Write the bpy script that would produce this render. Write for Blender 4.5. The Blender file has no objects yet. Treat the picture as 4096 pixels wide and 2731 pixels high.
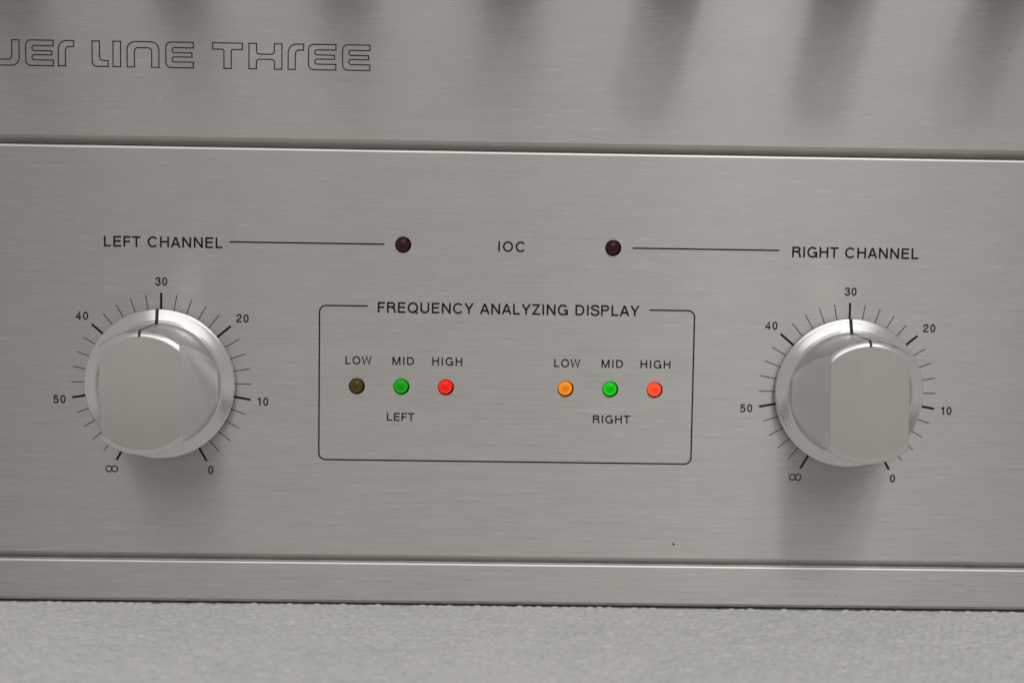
import bpy, bmesh, math, random
from mathutils import Vector, Matrix
random.seed(4)
MM = 0.001
sc = bpy.context.scene
COL = sc.collection

# ---------------------------------------------------------------- camera
# panel frame: x right, y up, z out of the faceplate (mm), origin at the left volume dial
def W(x, y, z=0.0):
    return Vector((x * MM, -z * MM, y * MM))

def R3(rx, ry, rz):
    return Matrix.Rotation(rz, 3, 'Z') @ Matrix.Rotation(ry, 3, 'Y') @ Matrix.Rotation(rx, 3, 'X')

F_PX, RX, RY, RZ = 6071.8, 0.0805, 0.0191, -0.0141
CAM = (96.76, 50.90, 457.03)
cam_d = bpy.data.cameras.new('camera')
cam_d.sensor_width = 36.0
cam_d.lens = F_PX / 4096.0 * 36.0
cam_d.clip_start = 0.01
cam_d.clip_end = 50.0
cam_d.dof.use_dof = True
cam_d.dof.focus_distance = 0.452
cam_d.dof.aperture_fstop = 6.3
cam = bpy.data.objects.new('camera', cam_d)
COL.objects.link(cam)
PB = Matrix(((1, 0, 0), (0, 0, -1), (0, 1, 0)))
rot = PB @ R3(RX, RY, RZ).transposed()
cam.matrix_world = Matrix.Translation(W(*CAM)) @ rot.to_4x4()
sc.camera = cam

# ---------------------------------------------------------------- world and lamps
wd = bpy.data.worlds.new('World')
sc.world = wd
wd.use_nodes = True
bg = wd.node_tree.nodes['Background']
bg.inputs['Color'].default_value = (1.0, 0.982, 0.972, 1)
bg.inputs['Strength'].default_value = 0.345

def area(name, loc, target, sx, sy, power, color):
    d = bpy.data.lights.new(name, 'AREA')
    d.shape = 'RECTANGLE'
    d.size, d.size_y = sx, sy
    d.energy = power
    d.color = color
    o = bpy.data.objects.new(name, d)
    COL.objects.link(o)
    o.location = W(*loc)
    o.rotation_euler = (W(*target) - o.location).to_track_quat('-Z', 'Y').to_euler()
    return o

# daylight: one bright window pane high up and a little to the right, its narrow neighbour,
# and the broad soft window front behind and to the right of the viewer
area('window_light', (430, 1250, 860), (110, 0, 0), 0.14, 0.14, 0.85, (1.0, 0.99, 0.97))
area('window_light', (700, 1210, 860), (110, 0, 0), 0.055, 0.14, 0.22, (0.96, 0.98, 1.0))
area('window_light', (250, 1330, 1480), (110, 0, 0), 1.7, 1.3, 6.6, (1.0, 0.985, 0.955))

sc.view_settings.view_transform = 'Standard'
sc.view_settings.look = 'None'
sc.view_settings.gamma = 1
sc.view_settings.exposure = 0.12
sc.cycles.use_denoising = True
sc.cycles.max_bounces = 8
sc.render.film_transparent = False

# ---------------------------------------------------------------- node helpers
def new_mat(name):
    m = bpy.data.materials.new(name)
    m.use_nodes = True
    nt = m.node_tree
    return m, nt, nt.nodes['Principled BSDF']

def nd(nt, t, **kw):
    n = nt.nodes.new(t)
    for k, v in kw.items():
        setattr(n, k, v)
    return n

def stretch_noise(nt, scale_vec, detail=3.0, rough=0.6, offs=0.0):
    tc = nd(nt, 'ShaderNodeTexCoord')
    mp = nd(nt, 'ShaderNodeMapping')
    mp.inputs['Scale'].default_value = scale_vec
    mp.inputs['Location'].default_value = (offs, offs * 1.7, offs * 0.3)
    no = nd(nt, 'ShaderNodeTexNoise')
    no.inputs['Scale'].default_value = 1.0
    no.inputs['Detail'].default_value = detail
    no.inputs['Roughness'].default_value = rough
    nt.links.new(tc.outputs['Object'], mp.inputs['Vector'])
    nt.links.new(mp.outputs['Vector'], no.inputs['Vector'])
    return no.outputs['Fac']

def maprange(nt, src, a, b, c, d):
    n = nd(nt, 'ShaderNodeMapRange')
    n.inputs['From Min'].default_value = a
    n.inputs['From Max'].default_value = b
    n.inputs['To Min'].default_value = c
    n.inputs['To Max'].default_value = d
    nt.links.new(src, n.inputs['Value'])
    return n.outputs['Result']

def math_n(nt, op, a, b):
    n = nd(nt, 'ShaderNodeMath', operation=op)
    for i, v in enumerate((a, b)):
        if isinstance(v, (int, float)):
            n.inputs[i].default_value = v
        else:
            nt.links.new(v, n.inputs[i])
    return n.outputs[0]

def brushed(name, color, rough, aniso, tangent, grain, grain_amt=0.10, rough_amt=0.06, bump=0.0, spark_amt=0.0):
    """anodised aluminium; 'grain' are the noise frequencies per metre along x, y, z"""
    m, nt, p = new_mat(name)
    p.inputs['Metallic'].default_value = 1.0
    p.inputs['Anisotropic'].default_value = aniso
    f1 = stretch_noise(nt, grain, 4.0, 0.65)
    g2 = tuple(g * 0.33 for g in grain)
    f2 = stretch_noise(nt, g2, 2.0, 0.5, 3.1)
    f3 = stretch_noise(nt, (45, 20, 130), 3.0, 0.6, 7.7)
    f4 = stretch_noise(nt, (grain[0] * 1.1, grain[1], grain[2] * 0.7), 1.0, 0.5, 11.3)
    spark = math_n(nt, 'MULTIPLY', maprange(nt, f4, 0.58, 0.78, 0, 1), spark_amt)
    s = math_n(nt, 'ADD', maprange(nt, f1, 0.30, 0.70, -1, 1), math_n(nt, 'MULTIPLY', maprange(nt, f2, 0.30, 0.70, -1, 1), 0.6))
    s2 = math_n(nt, 'ADD', math_n(nt, 'MULTIPLY', math_n(nt, 'ADD', s, spark), grain_amt), math_n(nt, 'MULTIPLY', maprange(nt, f3, 0.3, 0.7, -1, 1), 0.018))
    val = math_n(nt, 'ADD', 1.0, s2)
    mix = nd(nt, 'ShaderNodeVectorMath', operation='SCALE')
    mix.inputs[0].default_value = color
    nt.links.new(val, mix.inputs['Scale'])
    nt.links.new(mix.outputs['Vector'], p.inputs['Base Color'])
    r = math_n(nt, 'ADD', rough, math_n(nt, 'MULTIPLY', s, rough_amt))
    nt.links.new(r, p.inputs['Roughness'])
    if bump:
        b = nd(nt, 'ShaderNodeBump')
        b.inputs['Strength'].default_value = 1.0
        b.inputs['Distance'].default_value = bump
        nt.links.new(f1, b.inputs['Height'])
        nt.links.new(b.outputs['Normal'], p.inputs['Normal'])
    if tangent == 'radial':       # lathe turned: grooves run round the axis, light spreads outwards
        tc = nd(nt, 'ShaderNodeTexCoord')
        sp = nd(nt, 'ShaderNodeSeparateXYZ')
        cb = nd(nt, 'ShaderNodeCombineXYZ')
        nt.links.new(tc.outputs['Object'], sp.inputs[0])
        nt.links.new(sp.outputs['X'], cb.inputs['X'])
        nt.links.new(sp.outputs['Z'], cb.inputs['Z'])
        nt.links.new(cb.outputs[0], p.inputs['Tangent'])
    else:
        cb = nd(nt, 'ShaderNodeCombineXYZ')
        for i, v in enumerate(tangent):
            cb.inputs[i].default_value = v
        nt.links.new(cb.outputs[0], p.inputs['Tangent'])
    return m

ALU = (0.70, 0.683, 0.655)
M_PLATE = brushed('brushed_aluminium', ALU, 0.53, 0.98, (0, 0, 1), (120, 10, 4300), 0.14, 0.05, 0.0, 0.9)
M_GRIP = brushed('satin_aluminium', (0.71, 0.685, 0.64), 0.42, 0.5, (1, 0, 0), (2600, 2600, 60), 0.02, 0.02)
M_RING = brushed('turned_aluminium', (0.76, 0.75, 0.74), 0.22, 0.3, 'radial', (500, 500, 500), 0.008, 0.01)
M_CUT = brushed('lightened_flat', (0.90, 0.885, 0.88), 0.52, 0.85, (1, 0, 0), (2600, 2600, 60), 0.02, 0.02)  # same metal as the grip, made paler to brighten the side flats
M_WALL = brushed('satin_aluminium_wall', (0.76, 0.75, 0.73), 0.48, 0.2, 'radial', (500, 500, 500), 0.01, 0.01)
M_EDGE = brushed('cut_edge_highlight', (0.84, 0.83, 0.82), 0.36, 0.3, (0, 0, 1), (60, 60, 60), 0.02, 0.01)  # machined edge, paler than the plate so its highlight is partly colour
M_BEVEL = brushed('shaded_bevel', (0.58, 0.545, 0.515), 0.42, 0.3, (0, 0, 1), (60, 60, 60), 0.02, 0.01)  # plate metal with the shade of the downward chamfer put into its colour

def plain(name, color, rough, metal=0.0, coat=0.0):
    m, nt, p = new_mat(name)
    f = stretch_noise(nt, (900, 900, 900), 2.0)
    mix = nd(nt, 'ShaderNodeVectorMath', operation='SCALE')
    mix.inputs[0].default_value = color
    nt.links.new(maprange(nt, f, 0.3, 0.7, 0.85, 1.15), mix.inputs['Scale'])
    nt.links.new(mix.outputs['Vector'], p.inputs['Base Color'])
    p.inputs['Roughness'].default_value = rough
    p.inputs['Metallic'].default_value = metal
    p.inputs['Coat Weight'].default_value = coat
    p.inputs['Specular IOR Level'].default_value = 0.25
    return m

M_INK = plain('black_print', (0.006, 0.005, 0.010), 0.6)
M_LOGO = plain('faded_black_print', (0.010, 0.010, 0.014), 0.6)
M_GROOVE = plain('black_filled_groove', (0.045, 0.047, 0.056), 0.5)
M_DARK = plain('dark_steel', (0.03, 0.03, 0.03), 0.6, 0.5)
M_DUST = plain('pale_dust', (0.75, 0.74, 0.72), 0.8)
M_SPECK = plain('dark_speck', (0.06, 0.055, 0.05), 0.8)

def led_mat(name, base, emit, strength):
    """tinted epoxy lens; a lit one glows (an unlit one faintly too), less in the middle where the chip cup sits"""
    m, nt, p = new_mat(name)
    p.inputs['Base Color'].default_value = (*base, 1)
    p.inputs['Roughness'].default_value = 0.3
    p.inputs['Specular IOR Level'].default_value = 0.0
    p.inputs['Coat Weight'].default_value = 0.75
    p.inputs['Coat Roughness'].default_value = 0.05
    tc = nd(nt, 'ShaderNodeTexCoord')
    ln = nd(nt, 'ShaderNodeVectorMath', operation='MULTIPLY')
    ln.inputs[1].default_value = (1, 0, 1)
    nt.links.new(tc.outputs['Object'], ln.inputs[0])
    le = nd(nt, 'ShaderNodeVectorMath', operation='LENGTH')
    nt.links.new(ln.outputs[0], le.inputs[0])
    cr = nd(nt, 'ShaderNodeValToRGB')
    e = cr.color_ramp.elements
    e[0].position, e[0].color = 0.0, (0.60, 0.60, 0.60, 1)
    e[1].position, e[1].color = 1.0, (0.25, 0.25, 0.25, 1)
    for pos, v in ((0.42, 0.66), (0.62, 0.98), (0.86, 1.0)):
        x = e.new(pos)
        x.color = (v, v, v, 1)
    nt.links.new(maprange(nt, le.outputs['Value'], 0, 2.25 * MM, 0, 1), cr.inputs['Fac'])
    p.inputs['Emission Color'].default_value = (*emit, 1)
    nt.links.new(math_n(nt, 'MULTIPLY', cr.outputs['Color'], strength), p.inputs['Emission Strength'])
    return m

# ---------------------------------------------------------------- object helpers
def link(name, me, mat=None, parent=None, loc=None, label=None):
    o = bpy.data.objects.new(name, me)
    COL.objects.link(o)
    if mat is not None:
        me.materials.append(mat)
    if loc is not None:
        o.location = W(*loc)
    if parent is not None:
        o.parent = parent
    if label:
        o['label'] = label
    return o

def mesh(name, verts, faces):
    me = bpy.data.meshes.new(name)
    me.from_pydata([W(*v) for v in verts], [], faces)
    me.validate()
    me.update()
    return me

def smooth(me, ang=30):
    me.shade_smooth()
    me.set_sharp_from_angle(angle=math.radians(ang))

def apply_mods(o):
    dg = bpy.context.evaluated_depsgraph_get()
    dg.update()
    me = bpy.data.meshes.new_from_object(o.evaluated_get(dg))
    old = o.data
    o.modifiers.clear()
    o.data = me
    bpy.data.meshes.remove(old)
    return me

# ---------------------------------------------------------------- amplifier: plates
amp = bpy.data.objects.new('amplifier', None)
COL.objects.link(amp)
amp.empty_display_size = 0.02
amp.location = W(104, -66.9, 0)
amp['label'] = 'brushed aluminium stereo power amplifier with two large volume knobs and rows of small lamps'
amp['category'] = 'amplifier'
bpy.context.view_layer.update()
AL = amp.location.copy()

def adopt(o):
    o.parent = amp
    o.matrix_parent_inverse = Matrix.Identity(4)
    o.location = o.location - AL
    return o

X0, X1 = -190.0, 400.0
def plate(name, prof, mat, label=None):
    """prof: (y, z) outline of the section, swept along x"""
    n = len(prof)
    v = [(X0, y, z) for y, z in prof] + [(X1, y, z) for y, z in prof]
    f = [(i, (i + 1) % n, n + (i + 1) % n, n + i) for i in range(n)]
    f += [tuple(range(n - 1, -1, -1)), tuple(range(n, 2 * n))]
    me = mesh(name, v, f)
    bm = bmesh.new(); bm.from_mesh(me)
    bmesh.ops.recalc_face_normals(bm, faces=bm.faces)
    bm.to_mesh(me); bm.free()
    smooth(me, 24)
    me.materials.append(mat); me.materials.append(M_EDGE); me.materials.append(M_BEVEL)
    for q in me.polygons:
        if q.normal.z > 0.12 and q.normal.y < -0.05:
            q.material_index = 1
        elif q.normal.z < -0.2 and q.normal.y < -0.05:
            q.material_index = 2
    return adopt(link(name, me, None, None, None, label))

def section(yb, yt, top_r, ch_h, ch_d, T=9.0):
    """bottom chamfer (ch_h high, ch_d deep), rounded top edge of radius top_r"""
    p = [(yb, -T), (yb, -ch_d), (yb + 0.05, -ch_d), (yb + ch_h, 0.0)]
    for i in range(0, 7):
        a = math.radians(i * 15)
        p.append((yt - top_r + top_r * math.sin(a), -top_r + top_r * math.cos(a)))
    p.append((yt, -T))
    return p

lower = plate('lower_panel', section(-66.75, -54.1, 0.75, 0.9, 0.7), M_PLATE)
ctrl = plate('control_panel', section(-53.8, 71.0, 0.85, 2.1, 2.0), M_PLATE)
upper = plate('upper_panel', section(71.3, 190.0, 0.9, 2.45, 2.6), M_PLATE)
# chassis behind the plates
def box(name, x0, x1, y0, y1, z0, z1, mat, bev=0.0):
    v = [(x, y, z) for x in (x0, x1) for y in (y0, y1) for z in (z0, z1)]
    f = [(0, 1, 3, 2), (4, 6, 7, 5), (0, 4, 5, 1), (2, 3, 7, 6), (0, 2, 6, 4), (1, 5, 7, 3)]
    me = mesh(name, v, f)
    bm = bmesh.new(); bm.from_mesh(me)
    if bev:
        bmesh.ops.bevel(bm, geom=bm.edges[:], offset=bev * MM, segments=2, affect='EDGES')
    bmesh.ops.recalc_face_normals(bm, faces=bm.faces)
    bm.to_mesh(me); bm.free()
    return link(name, me, mat)
adopt(box('chassis', X0 + 8, X1 - 8, -62, 186, -330, -9.05, M_DARK, 1.0))

# ---------------------------------------------------------------- LEDs in drilled holes
LEDS = [(72.40, 42.65, 'ioc', 'dark red unlit lamp at the end of the LEFT CHANNEL line'),
        (135.55, 42.65, 'ioc', 'dark red unlit lamp at the start of the RIGHT CHANNEL line'),
        (58.82, -0.15, 'olive', 'dull olive unlit lamp under the left LOW'),
        (72.29, -0.12, 'green', 'green lit lamp under the left MID'),
        (85.72, -0.10, 'red', 'red lit lamp under the left HIGH'),
        (121.98, -0.08, 'amber', 'amber lit lamp under the right LOW'),
        (135.53, -0.04, 'green2', 'bright green lit lamp under the right MID'),
        (149.02, -0.04, 'red2', 'bright orange-red lit lamp under the right HIGH')]
M_LED = {'ioc': led_mat('unlit_red_lens', (0.030, 0.002, 0.004), (0.05, 0.003, 0.005), 0.25),  # unlit, but its red is lifted by a faint added emission
         'olive': led_mat('unlit_amber_lens', (0.05, 0.032, 0.002), (0.10, 0.065, 0.002), 0.35),  # unlit too, with a weak added glow in the lens colour
         'green': led_mat('lit_green_lens', (0.001, 0.06, 0.001), (0.000, 0.31, 0.000), 1.0),
         'red': led_mat('lit_red_lens', (0.25, 0.01, 0.005), (0.84, 0.012, 0.002), 1.0),
         'amber': led_mat('lit_amber_lens', (0.30, 0.09, 0.004), (0.86, 0.24, 0.001), 0.95),
         'green2': led_mat('bright_green_lens', (0.001, 0.08, 0.001), (0.000, 0.52, 0.000), 1.0),
         'red2': led_mat('bright_red_lens', (0.30, 0.02, 0.01), (1.0, 0.065, 0.015), 1.1)}

def cyl_bm(cx, cy, r, z0, z1, n=40):
    bm = bmesh.new()
    a = [bm.verts.new(W(cx + r * math.cos(2 * math.pi * i / n), cy + r * math.sin(2 * math.pi * i / n), z0)) for i in range(n)]
    b = [bm.verts.new(W(cx + r * math.cos(2 * math.pi * i / n), cy + r * math.sin(2 * math.pi * i / n), z1)) for i in range(n)]
    for i in range(n):
        bm.faces.new((a[i], a[(i + 1) % n], b[(i + 1) % n], b[i]))
    bm.faces.new(a[::-1]); bm.faces.new(b)
    bmesh.ops.recalc_face_normals(bm, faces=bm.faces)
    return bm
cut_bm = bmesh.new()
for x, y, k, l in LEDS:
    c = cyl_bm(x, y, 2.45, -5.0, 2.0)
    tmp = bpy.data.meshes.new('tmp'); c.to_mesh(tmp); c.free()
    cut_bm.from_mesh(tmp); bpy.data.meshes.remove(tmp)
cm = bpy.data.meshes.new('cutter'); cut_bm.to_mesh(cm); cut_bm.free()
cm.materials.append(M_DARK)
cut = bpy.data.objects.new('cutter', cm); COL.objects.link(cut)
cut.location = (0, 0, 0)
bpy.context.view_layer.update()
ctrl.data.materials.append(M_DARK)
md = ctrl.modifiers.new('holes', 'BOOLEAN')
md.operation = 'DIFFERENCE'; md.object = cut; md.solver = 'EXACT'; md.material_mode = 'TRANSFER'
me = apply_mods(ctrl)
me.name = 'control_panel'
smooth(me, 24)
bpy.data.objects.remove(cut, do_unlink=True); bpy.data.meshes.remove(cm)

def lathe_mesh(name, prof, n=96, close=True):
    """prof: list of (r, z); r == 0 becomes a pole"""
    v, rings = [], []
    for r, z in prof:
        if r <= 1e-6:
            rings.append([len(v)]); v.append((0, 0, z))
        else:
            rings.append(list(range(len(v), len(v) + n)))
            v += [(r * math.sin(2 * math.pi * i / n), r * math.cos(2 * math.pi * i / n), z) for i in range(n)]
    f = []
    for a, b in zip(rings[:-1], rings[1:]):
        for i in range(n):
            j = (i + 1) % n
            if len(a) == 1 and len(b) == 1:
                continue
            if len(a) == 1:
                f.append((a[0], b[i], b[j]))
            elif len(b) == 1:
                f.append((a[i], b[0], a[j]))
            else:
                f.append((a[i], b[i], b[j], a[j]))
    me = mesh(name, v, f)
    bm = bmesh.new(); bm.from_mesh(me)
    bmesh.ops.recalc_face_normals(bm, faces=bm.faces)
    bm.to_mesh(me); bm.free()
    return me

dome = [(2.12, -3.0), (2.12, 0.1)]
for i in range(1, 13):
    a = math.radians(i * 7.5)
    dome.append((2.12 * math.cos(a), 0.1 + 1.45 * math.sin(a)))
dome[-1] = (0, 1.55)
lens_me = lathe_mesh('indicator_lamp', dome, 48)
smooth(lens_me, 50)
for x, y, k, l in LEDS:
    me = lens_me.copy()
    adopt(link('indicator_lamp', me, M_LED[k], None, (x - 0.13, y + 0.14, 0), l))
# ---------------------------------------------------------------- volume knobs
RIM_R, RIM_Z, SK_R, SK_Z, TOP_R, TOP_Z = 18.8, 4.4, 22.45, 3.0, 17.9, 27.5
skirt_prof = [(0, 0.6), (SK_R - 0.6, 0.6), (SK_R - 0.15, 0.75), (SK_R, 1.0), (SK_R, SK_Z - 0.35)]
for i in range(1, 5):
    a = math.radians(i * 17)
    skirt_prof.append((SK_R - 0.3 + 0.3 * math.cos(a), SK_Z - 0.35 + 0.3 * math.sin(a)))
skirt_prof += [(SK_R - 0.55, SK_Z + 0.08)]
for t in (0.15, 0.35, 0.55, 0.75, 0.92):
    skirt_prof.append((SK_R - 0.55 + (RIM_R + 0.35 - SK_R + 0.55) * t, SK_Z + 0.08 + (RIM_Z - 0.35 - SK_Z - 0.08) * t ** 1.15))
skirt_prof += [(RIM_R + 0.32, RIM_Z - 0.36), (RIM_R + 0.15, RIM_Z - 0.14), (RIM_R - 0.1, RIM_Z - 0.02), (RIM_R - 0.35, RIM_Z - 0.1),
               (RIM_R - 0.5, RIM_Z - 0.24), (RIM_R - 0.7, RIM_Z - 0.42), (RIM_R - 1.2, RIM_Z - 0.6), (RIM_R - 2.0, RIM_Z - 0.65), (0, RIM_Z - 0.65)]

grip_prof = [(0, 2.5), (18.45, 2.5), (18.45, 4.0), (18.3, 4.3), (18.2, 5.0), (18.1, 9), (TOP_R, TOP_Z - 1.5)]
grip_prof += [(TOP_R - 0.05, TOP_Z - 1.25), (TOP_R - 0.2, TOP_Z - 1.02), (TOP_R - 0.55, TOP_Z - 0.72), (TOP_R - 1.0, TOP_Z - 0.38), (TOP_R - 1.4, TOP_Z - 0.12), (TOP_R - 1.65, TOP_Z - 0.02), (TOP_R - 1.85, TOP_Z), (0, TOP_Z)]
BAR, BASE_X, BASE_Z = 11.25, 17.5, 4.0

def grip_mesh():
    me = lathe_mesh('knob_grip', grip_prof, 160)
    bm = bmesh.new(); bm.from_mesh(me)
    bmesh.ops.remove_doubles(bm, verts=bm.verts, dist=1e-7)
    # one flat top disc instead of a fan
    top = [f for f in bm.faces if f.normal.dot(W(0, 0, 1).normalized()) > 0.9999 and f.calc_center_median().y < -(TOP_Z - 0.01) * MM]
    bmesh.ops.dissolve_faces(bm, faces=top)
    for s in (-1, 1):
        nrm = W(s * (TOP_Z - BASE_Z), 0, (BASE_X - BAR)).normalized()
        r = bmesh.ops.bisect_plane(bm, geom=bm.verts[:] + bm.edges[:] + bm.faces[:], dist=1e-7,
                                   plane_co=W(s * BAR, 0, TOP_Z), plane_no=nrm, clear_outer=True)
        ed = [e for e in r['geom_cut'] if isinstance(e, bmesh.types.BMEdge)]
        bmesh.ops.holes_fill(bm, edges=ed, sides=0)
    bmesh.ops.recalc_face_normals(bm, faces=bm.faces)
    bm.to_mesh(me); bm.free()
    o = bpy.data.objects.new('tmp', me); COL.objects.link(o)
    b = o.modifiers.new('b', 'BEVEL'); b.width = 0.28 * MM; b.segments = 3; b.limit_method = 'ANGLE'; b.angle_limit = math.radians(26)
    me = apply_mods(o)
    bpy.data.objects.remove(o, do_unlink=True)
    smooth(me, 28)
    me.materials.clear(); me.materials.append(M_GRIP); me.materials.append(M_WALL); me.materials.append(M_CUT); me.materials.append(M_RING)
    for q in me.polygons:
        nn = q.normal
        is_top = -nn.y > 0.999
        is_cut = abs(nn.x) > 0.9 and abs(nn.z) < 0.02 and q.area > 20e-6
        is_round = not is_cut and -q.center.y > (TOP_Z - 1.65) * MM
        q.material_index = 0 if is_top else 2 if is_cut else 3 if is_round else 1
    return me

def pointer_strip(path, w=1.0, lift=0.035):
    """path: (y, z) points up the knob at twelve o'clock"""
    v, f = [], []
    for i, (y, z) in enumerate(path):
        a = path[max(i - 1, 0)]; b = path[min(i + 1, len(path) - 1)]
        ty, tz = b[0] - a[0], b[1] - a[1]
        L = math.hypot(ty, tz)
        ny, nz = tz / L, -ty / L
        if nz < 0 and ny < 0:
            ny, nz = -ny, -nz
        sag = y - math.sqrt(max(y * y - (w / 2) ** 2, 0))
        v += [(-w / 2, y - sag + ny * lift, z + nz * lift), (0, y + ny * lift, z + nz * lift), (w / 2, y - sag + ny * lift, z + nz * lift)]
    for i in range(len(path) - 1):
        for k in (0, 1):
            a = 3 * i + k
            f.append((a, a + 1, a + 4, a + 3))
    me = mesh('pointer_line', v, f)
    smooth(me, 60)
    return me

skirt_me = lathe_mesh('knob_skirt', skirt_prof, 160); smooth(skirt_me, 35)
grip_me = grip_mesh()
hi = [p for p in skirt_prof if p[0] > 17.9 and p[1] > 1.2]
ring_path = [(SK_R, 1.6)] + hi
top_path = [p for p in grip_prof if p[0] > 16.0 and p[1] > 4.1]
ptr1 = pointer_strip(ring_path)
ptr2 = pointer_strip(top_path, 0.8)

def knob(x, y, ang, label):
    k = bpy.data.objects.new('volume_knob', None)
    COL.objects.link(k)
    k.empty_display_size = 0.01
    k.location = W(x, y, 0)
    k['label'] = label
    adopt(k)
    k.rotation_euler = (0, -ang, 0)
    s = link('knob_skirt', skirt_me, None, k)
    g = link('knob_grip', grip_me, None, k)
    a = link('pointer_line', ptr1, None, k)
    b = link('pointer_line', ptr2, None, k)
    return k
for me, m in ((skirt_me, M_RING), (ptr1, M_GROOVE), (ptr2, M_GROOVE)):
    me.materials.clear(); me.materials.append(m)
X2 = 207.7
knob(0, 0, math.radians(1.5), 'silver knob with flat-sided grip under LEFT CHANNEL')
knob(X2, 0, math.radians(0.9), 'silver knob with flat-sided grip under RIGHT CHANNEL')

# small selector knobs in a row on the upper plate, just above the picture; the brushed plate mirrors them
sm_prof = [(0, 0.3), (10.4, 0.3), (10.4, 2.0), (10.0, 2.4), (9.5, 2.6), (9.3, 40.0), (8.7, 40.8), (0, 40.8)]
sm_me = lathe_mesh('selector_knob', sm_prof, 64); smooth(sm_me, 30)
M_SMALL = plain('dark_bronze_knob', (0.10, 0.085, 0.075), 0.35, 0.3)
sm_me.materials.append(M_SMALL)
for i in range(-1, 7):
    adopt(link('selector_knob', sm_me, None, None, (-0.6 + 52.2 * i, 142.0, 0)))

# ---------------------------------------------------------------- printing
Z_INK = 0.02
def flat(name, verts, faces, mat, z=Z_INK, label=None):
    me = mesh(name, [(x, y, z) for x, y in verts], faces)
    return adopt(link(name, me, mat, None, None, label))

def ribbon(pts, w, closed=False):
    n = len(pts)
    V, F = [], []
    for i in range(n):
        p = pts[i]
        a = pts[i - 1] if (closed or i > 0) else None
        b = pts[(i + 1) % n] if (closed or i < n - 1) else None
        def dirn(u, v):
            d = (v[0] - u[0], v[1] - u[1]); L = math.hypot(*d) or 1e-9
            return (d[0] / L, d[1] / L)
        d1 = dirn(a, p) if a else dirn(p, b)
        d2 = dirn(p, b) if b else d1
        n1 = (-d1[1], d1[0]); n2 = (-d2[1], d2[0])
        m = (n1[0] + n2[0], n1[1] + n2[1]); L = math.hypot(*m) or 1e-9
        m = (m[0] / L, m[1] / L)
        s = w / 2 / max(m[0] * n1[0] + m[1] * n1[1], 0.5)
        V += [(p[0] + m[0] * s, p[1] + m[1] * s), (p[0] - m[0] * s, p[1] - m[1] * s)]
    for i in range(n if closed else n - 1):
        j = (i + 1) % n
        F.append((2 * i, 2 * i + 1, 2 * j + 1, 2 * j))
    return V, F

def earc(cx, cy, rx, ry, a0, a1, n=14):
    return [(cx + rx * math.cos(math.radians(a0 + (a1 - a0) * i / n)), cy + ry * math.sin(math.radians(a0 + (a1 - a0) * i / n))) for i in range(n + 1)]

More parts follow.
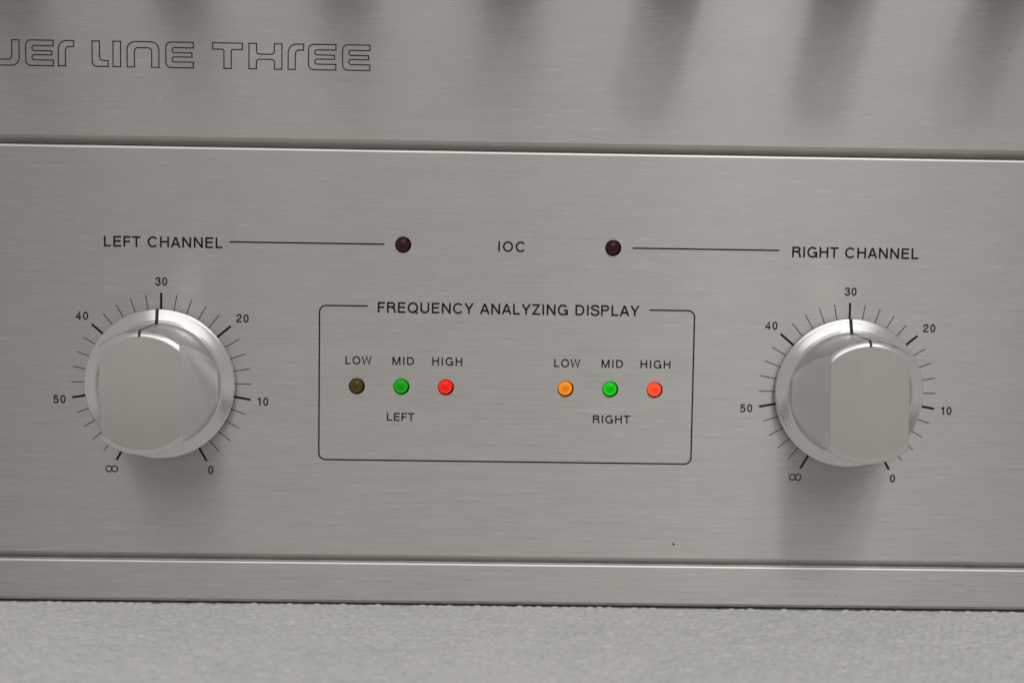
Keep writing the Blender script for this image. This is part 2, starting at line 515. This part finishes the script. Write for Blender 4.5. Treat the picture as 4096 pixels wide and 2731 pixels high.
def glyph(c, h):
    """grotesque capitals as centre lines in units of the cap height; h is half the stroke.
    returns (advance box width, side gap, [(points, closed)])"""
    def o(w):
        return [(earc(w / 2, 0.5, w / 2 - h, 0.5 - h * 0.8, 0, 345, 23), True)]
    if c == 'L': w = .58; return w, .09, [([(h, 1), (h, h), (w, h)], False)]
    if c == 'E': w = .65; return w, .09, [([(w, 1 - h), (h, 1 - h), (h, h), (w, h)], False), ([(h, .53), (w - .04, .53)], False)]
    if c == 'F': w = .60; return w, .08, [([(w, 1 - h), (h, 1 - h), (h, 0)], False), ([(h, .50), (w - .06, .50)], False)]
    if c == 'T': w = .70; return w, .03, [([(0, 1 - h), (w, 1 - h)], False), ([(w / 2, 1 - h), (w / 2, 0)], False)]
    if c == 'I': w = 2 * h; return w, .10, [([(h, 0), (h, 1)], False)]
    if c == 'H': w = .76; return w, .09, [([(h, 0), (h, 1)], False), ([(w - h, 0), (w - h, 1)], False), ([(h, .53), (w - h, .53)], False)]
    if c == 'N': w = .76; return w, .09, [([(h, 0), (h, 1)], False), ([(w - h, 0), (w - h, 1)], False), ([(h, .96), (w - h, .04)], False)]
    if c == 'M': w = .90; return w, .09, [([(h, 0), (h, 1)], False), ([(w - h, 0), (w - h, 1)], False), ([(h + .02, .97), (w / 2, .06), (w - h - .02, .97)], False)]
    if c == 'A': w = .82; return w, .02, [([(h * .9, 0), (w / 2 - .01, .97)], False), ([(w - h * .9, 0), (w / 2 + .01, .97)], False), ([(w * .22, .31), (w * .78, .31)], False)]
    if c == 'Y': w = .80; return w, .02, [([(h, 1), (w / 2, .42), (w - h, 1)], False), ([(w / 2, .44), (w / 2, 0)], False)]
    if c == 'Z': w = .70; return w, .05, [([(.03, 1 - h), (w - h * 1.3, 1 - h), (h * 1.3, h), (w, h)], False)]
    if c == 'W': w = 1.12; return w, .02, [([(h, 1), (w * .27, .05), (w / 2, .97), (w * .73, .05), (w - h, 1)], False)]
    if c == 'O': return .90, .06, o(.90)
    if c == 'Q': return .90, .06, o(.90) + [([(.54, .24), (.86, -.04)], False)]
    if c == 'C': w = .86; return w, .06, [(earc(.45, .5, .45 - h, .5 - h * .8, 38, 322, 20), False)]
    if c == 'G':
        w = .87
        return w, .06, [(earc(.45, .5, .45 - h, .5 - h * .8, 38, 325, 20) + [(w - h, .36)], False), ([(.50, .46), (w - h, .46), (w - h, 0)], False)]
    if c == 'U': w = .76; return w, .09, [([(h, 1), (h, .36)] + earc(w / 2, .36, w / 2 - h, .37 - h, 180, 360, 12) + [(w - h, .36), (w - h, 1)], False)]
    if c == 'D': w = .78; return w, .08, [([(h, h), (h, 1 - h), (.36, 1 - h)] + earc(.36, .5, .42 - h, .5 - h, 88, -88, 14) + [(.36, h), (h, h)], False)]
    if c == 'P': w = .70; return w, .07, [([(h, 0), (h, 1 - h), (.42, 1 - h)] + earc(.42, .715, .28 - h, .285 - h, 88, -88, 10) + [(.42, .43 + h), (h, .43 + h)], False)]
    if c == 'R':
        w = .74
        return w, .07, [([(h, 0), (h, 1 - h), (.44, 1 - h)] + earc(.44, .735, .28 - h, .265 - h, 88, -88, 10) + [(.44, .47 + h), (h, .47 + h)], False),
                        ([(.40, .50), (.55, .46), (.63, .36), (.655, .12), (.70, 0)], False)]
    if c == 'S':
        w = .72
        return w, .05, [([(.655, .70), (.62, .82), (.53, .91), (.37, .945), (.20, .91), (.10, .82), (.085, .72), (.14, .62), (.28, .555),
                          (.46, .505), (.60, .44), (.655, .33), (.645, .20), (.56, .10), (.38, .055), (.19, .085), (.09, .18), (.06, .32)], False)]
    if c == '0': return .60, .05, [(earc(.30, .5, .30 - h, .5 - h * .8, 0, 345, 23), True)]
    if c == '1': return .40, .10, [([(.34 - h * .2, 0), (.34 - h * .2, 1)], False), ([(.06, .76), (.24, .80), (.33, .96)], False)]
    if c == '2':
        return .60, .05, [([(.09, .64), (.10, .80), (.18, .90), (.32, .945), (.46, .90), (.53, .78), (.50, .62), (.38, .48), (.20, .34), (.10, .20), (.085, h), (.60, h)], False)]
    if c == '3':
        return .60, .05, [([(.09, .70), (.12, .85), (.29, .945), (.46, .88), (.50, .74), (.43, .60), (.26, .54)], False),
                          ([(.26, .54), (.45, .49), (.535, .36), (.52, .18), (.42, .08), (.28, .055), (.13, .12), (.07, .31)], False)]
    if c == '4': return .60, .05, [([(.44, 0), (.44, .93), (.07, .30), (.60, .30)], False)]
    if c == '5':
        return .60, .05, [([(.53, 1 - h), (.15, 1 - h), (.10, .50), (.20, .59), (.33, .61), (.48, .53), (.535, .36), (.50, .18), (.38, .075), (.25, .055), (.12, .12), (.06, .26)], False)]
    raise KeyError(c)

def words(name, body, x0, x1, yb, cap, st=0.168, label=None, mat=None):
    """print body between x0 and x1 on the baseline yb; the tracking is solved for the width"""
    h = st / 2
    XS = 1.12
    gl = [None if c == ' ' else glyph(c, h) for c in body]
    gl = [None if g is None else (g[0] * XS, g[1] * XS, [([(px * XS, py) for px, py in pt], cl) for pt, cl in g[2]]) for g in gl]
    total, gaps = 0.0, 0
    for i, g in enumerate(gl):
        total += 0.50 if g is None else g[0] + (g[1] if i else 0) + (g[1] if i < len(gl) - 1 else 0)
    track = ((x1 - x0) / cap - total) / max(len(body) - 1, 1)
    if len(body) == 1:
        track = 0
    cur, V, F = 0.0, [], []
    lvl = []
    for i, g in enumerate(gl):
        if g is None:
            cur += 0.50 + track
            continue
        if i:
            cur += g[1]
        for k, (pts, cl) in enumerate(g[2]):
            v, f = ribbon([(x0 + (cur + px) * cap, yb + py * cap) for px, py in pts], st * cap, cl)
            o = len(V)
            V += [(p[0], p[1], Z_INK + 0.003 * k) for p in v]
            F += [tuple(q + o for q in t) for t in f]
        cur += g[0] + g[1] + track
    me = mesh(name, V, F)
    return adopt(link(name, me, mat or M_INK, None, None, label))

words('printed_word', 'LEFT CHANNEL', -17.05, 18.35, 40.75, 3.25, label='printed words LEFT CHANNEL')
words('printed_word', 'RIGHT CHANNEL', 189.6, 227.9, 40.65, 3.25, label='printed words RIGHT CHANNEL')
words('printed_word', 'IOC', 100.9, 109.15, 41.0, 3.15, label='printed letters IOC')
words('printed_word', 'FREQUENCY ANALYZING DISPLAY', 64.9, 143.95, 22.15, 3.25, label='printed words FREQUENCY ANALYZING DISPLAY')
for dx, a in ((0, 'left'), (63.05, 'right')):
    words('printed_word', 'LOW', 55.3 + dx, 63.3 + dx, 6.42, 2.5, 0.17, label='printed word LOW on the %s' % a)
    words('printed_word', 'MID', 69.45 + dx + 0.2 * (dx > 0), 76.05 + dx + 0.2 * (dx > 0), 6.42, 2.5, 0.17, label='printed word MID on the %s' % a)
    words('printed_word', 'HIGH', 81.45 + dx, 90.65 + dx, 6.42, 2.5, 0.17, label='printed word HIGH on the %s' % a)
words('printed_word', 'LEFT', 67.95, 76.3, -10.6, 2.5, 0.17, label='printed word LEFT')
words('printed_word', 'RIGHT', 130.4, 141.75, -10.5, 2.5, 0.17, label='printed word RIGHT')

def rpath(pts, seg=6):
    """closed path with rounded corners: points (x, y, r)"""
    out, n = [], len(pts)
    for i in range(n):
        x, y, r = pts[i]
        if r <= 0:
            out.append((x, y)); continue
        ax, ay, _ = pts[i - 1]; bx, by, _ = pts[(i + 1) % n]
        d1 = Vector((ax - x, ay - y)); d2 = Vector((bx - x, by - y))
        l1, l2 = d1.length, d2.length
        d1.normalize(); d2.normalize()
        r = min(r, l1 * 0.98, l2 * 0.98)
        for k in range(seg + 1):
            t = k / seg * math.pi / 2
            # quarter circle for right-angled corners
            q = Vector((x, y)) + d1 * r * (1 - math.sin(t)) + d2 * r * (1 - math.cos(t))
            out.append((q.x, q.y))
    return out

def merge(parts):
    V, F = [], []
    for v, f in parts:
        o = len(V)
        V += v; F += [tuple(i + o for i in q) for q in f]
    return V, F

# leader lines and the display frame
flat('leader_line', *ribbon([(20.5, 42.72), (66.8, 42.72)], 0.45), M_INK, label='printed line from LEFT CHANNEL to its lamp')
flat('leader_line', *ribbon([(141.4, 42.68), (185.75, 42.68)], 0.45), M_INK, label='printed line from the right lamp to RIGHT CHANNEL')
BX0, BX1, BYB, BYT, CR = 47.45, 160.6, -22.65, 24.1, 2.0
fr = [(61.95, BYT)]
def arc(cx, cy, r, a0, a1, n=8):
    return [(cx + r * math.cos(math.radians(a0 + (a1 - a0) * i / n)), cy + r * math.sin(math.radians(a0 + (a1 - a0) * i / n))) for i in range(n + 1)]
fr += arc(BX0 + CR, BYT - CR, CR, 90, 180) + arc(BX0 + CR, BYB + CR, CR, 180, 270)
fr += arc(BX1 - CR, BYB + CR, CR, -90, 0) + arc(BX1 - CR, BYT - CR, CR, 0, 90) + [(146.85, BYT)]
flat('display_frame', *ribbon(fr, 0.45), M_INK, label='printed rounded frame round the six display lamps')

# dials
def dial(cx, side):
    P = []
    for k in range(-15, 16):
        a = math.radians(k * 10)
        maj = k % 5 == 0
        r0, r1 = 19.5, 27.0 if not maj else 27.2
        P.append(ribbon([(cx + r0 * math.sin(a), r0 * math.cos(a)), (cx + r1 * math.sin(a), r1 * math.cos(a))], 0.68 if maj else 0.25))
    flat('dial_scale', *merge(P), M_INK, label='printed ring of scale strokes round the %s knob' % side)
    for t, x0, x1, yb in (('30', -1.75, 1.9, 29.35), ('40', -25.6, -21.8, 18.72), ('20', 22.5, 26.25, 18.6),
                          ('50', -32.5, -28.75, -6.5), ('10', 28.75, 32.2, -6.5), ('0', 14.0, 15.9, -27.5)):
        words('dial_number', t, cx + x0, cx + x1, yb, 2.45, 0.175, label='printed number %s on the %s dial' % (t, side))
    inf = merge([ribbon([(cx - 15.05 + s * 0.88 + 0.86 * math.cos(math.radians(a)), -26.25 + 0.92 * math.sin(math.radians(a))) for a in range(0, 360, 15)], 0.36, True) for s in (-1, 1)])
    flat('dial_number', *inf, M_INK, label='printed infinity sign on the %s dial' % side)
dial(0.0, 'left')
dial(X2, 'right')

# outlined model name across the upper plate
H = 7.45
def g_E(w=8.1):
    return [[(0, 0, 1.5), (0, H, 1.5), (w, H, 0), (w, H - 1.6, 0), (1.85, H - 1.6, 0.72), (1.85, H - 3.1, 0.72), (w - 0.4, H - 3.1, 0),
             (w - 0.4, H - 4.3, 0), (1.85, H - 4.3, 0.72), (1.85, H - 5.8, 0.72), (w, H - 5.8, 0), (w, 0, 0)]]
def g_r(w=4.55):
    return [[(0, 0, 0), (0, H, 2.5), (w, H, 0), (w, H - 1.75, 0), (2.1, H - 1.75, 1.2), (2.1, 0, 0)]]
def g_L(w=4.7):
    return [[(0, 0, 1.4), (0, H, 0), (2.15, H, 0), (2.15, 1.75, 1.2), (w, 1.75, 0), (w, 0, 0)]]
def g_I(w=2.25):
    return [[(0, 0, 0), (0, H, 0), (w, H, 0), (w, 0, 0)]]
def g_n(w=9.4):
    return [[(0, 0, 0), (0, H, 2.4), (w, H, 2.4), (w, 0, 0), (w - 2.15, 0, 0), (w - 2.15, H - 1.75, 1.1), (2.15, H - 1.75, 1.1), (2.15, 0, 0)]]
def g_T(w=8.8):
    return [[(0, H, 0), (w, H, 0), (w, H - 1.85, 0), (5.5, H - 1.85, 0.6), (5.5, 0, 0), (3.35, 0, 0), (3.35, H - 1.85, 0.6), (0, H - 1.85, 0)]]
def g_H(w=9.75):
    return [[(0, 0, 0), (0, H, 0), (2.25, H, 0), (2.25, 4.35, 0.9), (w - 2.25, 4.35, 0.9), (w - 2.25, H, 0), (w, H, 0), (w, 0, 0),
             (w - 2.2, 0, 0), (w - 2.2, 2.85, 0.9), (2.2, 2.85, 0.9), (2.2, 0, 0)]]
def g_W(w=15.6):
    return [[(0, 0, 2.2), (0, H, 0), (2.15, H, 0), (2.15, 1.75, 1.1), (6.75, 1.75, 1.1), (6.75, H, 0), (8.9, H, 0), (8.9, 1.75, 1.1),
             (w - 2.15, 1.75, 1.1), (w - 2.15, H, 0), (w, H, 0), (w, 0, 2.2)]]
for name, x, g in (('W', -57.25, g_W), ('E', -39.7, g_E), ('r', -30.1, g_r), ('L', -20.15, g_L), ('I', -14.0, g_I), ('n', -9.85, g_n), ('E', 1.6, g_E),
                   ('T', 15.4, g_T), ('H', 26.15, g_H), ('r', 37.75, g_r), ('E', 43.8, g_E), ('E', 53.9, g_E)):
    yb = 93.9 + (x + 40) * 0.0022
    parts = []
    for loop in g():
        parts.append(ribbon([(x + a, yb + b) for a, b in rpath(loop)], 0.34, True))
    flat('outline_letter', *merge(parts), M_LOGO)

# small marks: dust fleck, scuffs
def blob(x, y, r, mat, name, z=Z_INK):
    n = 9
    v = [(x + r * random.uniform(0.6, 1.2) * math.cos(2 * math.pi * i / n), y + 0.7 * r * random.uniform(0.6, 1.2) * math.sin(2 * math.pi * i / n)) for i in range(n)]
    flat(name, v, [tuple(range(n))], mat, z)
blob(155.9, -47.4, 0.5, M_SPECK, 'scuff_mark')
blob(-0.1, 84.8, 0.42, M_DUST, 'dust_fleck')
blob(-16.0, 93.6, 0.22, M_DUST, 'dust_fleck')
for x, y, r in ((225.5, 68.8, 0.18), (253, 103.6, 0.25), (206.5, -63.2, 0.3), (44.8, -45.5, 0.12), (52.3, -50.5, 0.12), (153, -30.5, .1), (251, -24, .12)):
    blob(x, y, r, M_SPECK, 'scuff_mark')

# ---------------------------------------------------------------- woven cloth
cloth_m, nt, p = new_mat('woven_cloth')
tc = nd(nt, 'ShaderNodeTexCoord')
f1 = stretch_noise(nt, (300, 520, 300), 3.0, 0.65)
fd = stretch_noise(nt, (320, 800, 300), 1.0, 0.5, 9.0)
f2 = stretch_noise(nt, (45, 70, 45), 2.0, 0.5, 2.2)
f3 = stretch_noise(nt, (1500, 1500, 1500), 2.0, 0.6, 5.0)
a = math_n(nt, 'ADD', maprange(nt, f1, 0.3, 0.7, -0.4, 0.4), maprange(nt, f2, 0.3, 0.7, -0.15, 0.15))
cr = nd(nt, 'ShaderNodeValToRGB')
e = cr.color_ramp.elements
e[0].position, e[0].color = 0.0, (0.70, 0.71, 0.73, 1)
e[1].position, e[1].color = 1.0, (0.90, 0.89, 0.86, 1)
x = e.new(0.45); x.color = (0.83, 0.825, 0.805, 1)
a = math_n(nt, 'SUBTRACT', a, maprange(nt, fd, 0.60, 0.75, 0, 0.8))
nt.links.new(math_n(nt, 'ADD', a, 0.5), cr.inputs['Fac'])
nt.links.new(cr.outputs['Color'], p.inputs['Base Color'])
p.inputs['Roughness'].default_value = 0.9
p.inputs['Sheen Weight'].default_value = 0.2
b = nd(nt, 'ShaderNodeBump')
b.inputs['Strength'].default_value = 0.5
b.inputs['Distance'].default_value = 0.0003
nt.links.new(f3, b.inputs['Height'])
nt.links.new(b.outputs['Normal'], p.inputs['Normal'])

CY = -67.0
PITCH_X, PITCH_Z = 2.7, 2.5
rng = random.Random(11)
jit = {}
def jj(i, j):
    k = (i, j)
    if k not in jit:
        jit[k] = (rng.uniform(-0.35, 0.35), rng.uniform(-0.3, 0.3), rng.uniform(0.55, 1.25), rng.random() < 0.06)
    return jit[k]
def weave(x, z):
    """height of a plain weave with uneven thread crossings, mm"""
    row = math.floor(z / PITCH_Z)
    off = 0.5 * (row % 2) + 0.25 * math.sin(row * 1.3)
    u = x / PITCH_X + off
    i = math.floor(u)
    dx, dz, h, miss = jj(i, row)
    fu, fv = u - i - 0.5 - dx * 0.3, z / PITCH_Z - row - 0.5 - dz * 0.3
    b = max(0.0, 1 - (fu / 0.52) ** 2) * max(0.0, 1 - (fv / 0.55) ** 2)
    return (b ** 0.6) * h * (0.0 if miss else 0.62)
nx, nz = 640, 250
x0, x1, z0, z1 = -95.0, 300.0, -12.0, 132.0
V, Fc = [], []
for j in range(nz + 1):
    z = z0 + (z1 - z0) * j / nz
    for i in range(nx + 1):
        x = x0 + (x1 - x0) * i / nx
        base = 0.25 * math.sin(x * 0.021 + 0.4) * math.sin(z * 0.05 + 1)
        h = weave(x, z) if 0 < i < nx and 0 < j < nz else 0.2
        if z < 1.0:
            h = min(h, 0.25) - 0.5
        V.append((x, CY - 0.45 + base * 0.4 + h, z))
w = nx + 1
for j in range(nz):
    for i in range(nx):
        a0 = j * w + i
        Fc.append((a0, a0 + w, a0 + w + 1, a0 + 1))
# outer part of the cloth, laid flat round the finely woven patch
bidx = len(V)
OX0, OX1, OZ0, OZ1 = -700, 900, -480, 620
V += [(OX0, CY, OZ0), (OX1, CY, OZ0), (OX1, CY, OZ1), (OX0, CY, OZ1)]
c00, c10, c11, c01 = 0, nx, nz * w + nx, nz * w
Fc += [tuple([bidx] + [bidx + 1] + list(range(c10, c00 - 1, -1))),
       tuple([bidx + 1, bidx + 2] + [j * w + nx for j in range(nz, -1, -1)]),
       tuple([bidx + 2, bidx + 3] + [nz * w + i for i in range(0, nx + 1)]),
       tuple([bidx + 3, bidx] + [j * w for j in range(0, nz + 1)])]
me = mesh('woven_cloth', V, Fc)
me.shade_smooth()
cl = link('woven_cloth', me, cloth_m)
cl['label'] = 'pale grey coarsely woven cloth spread under the front of the amplifier'
cl['category'] = 'cloth'
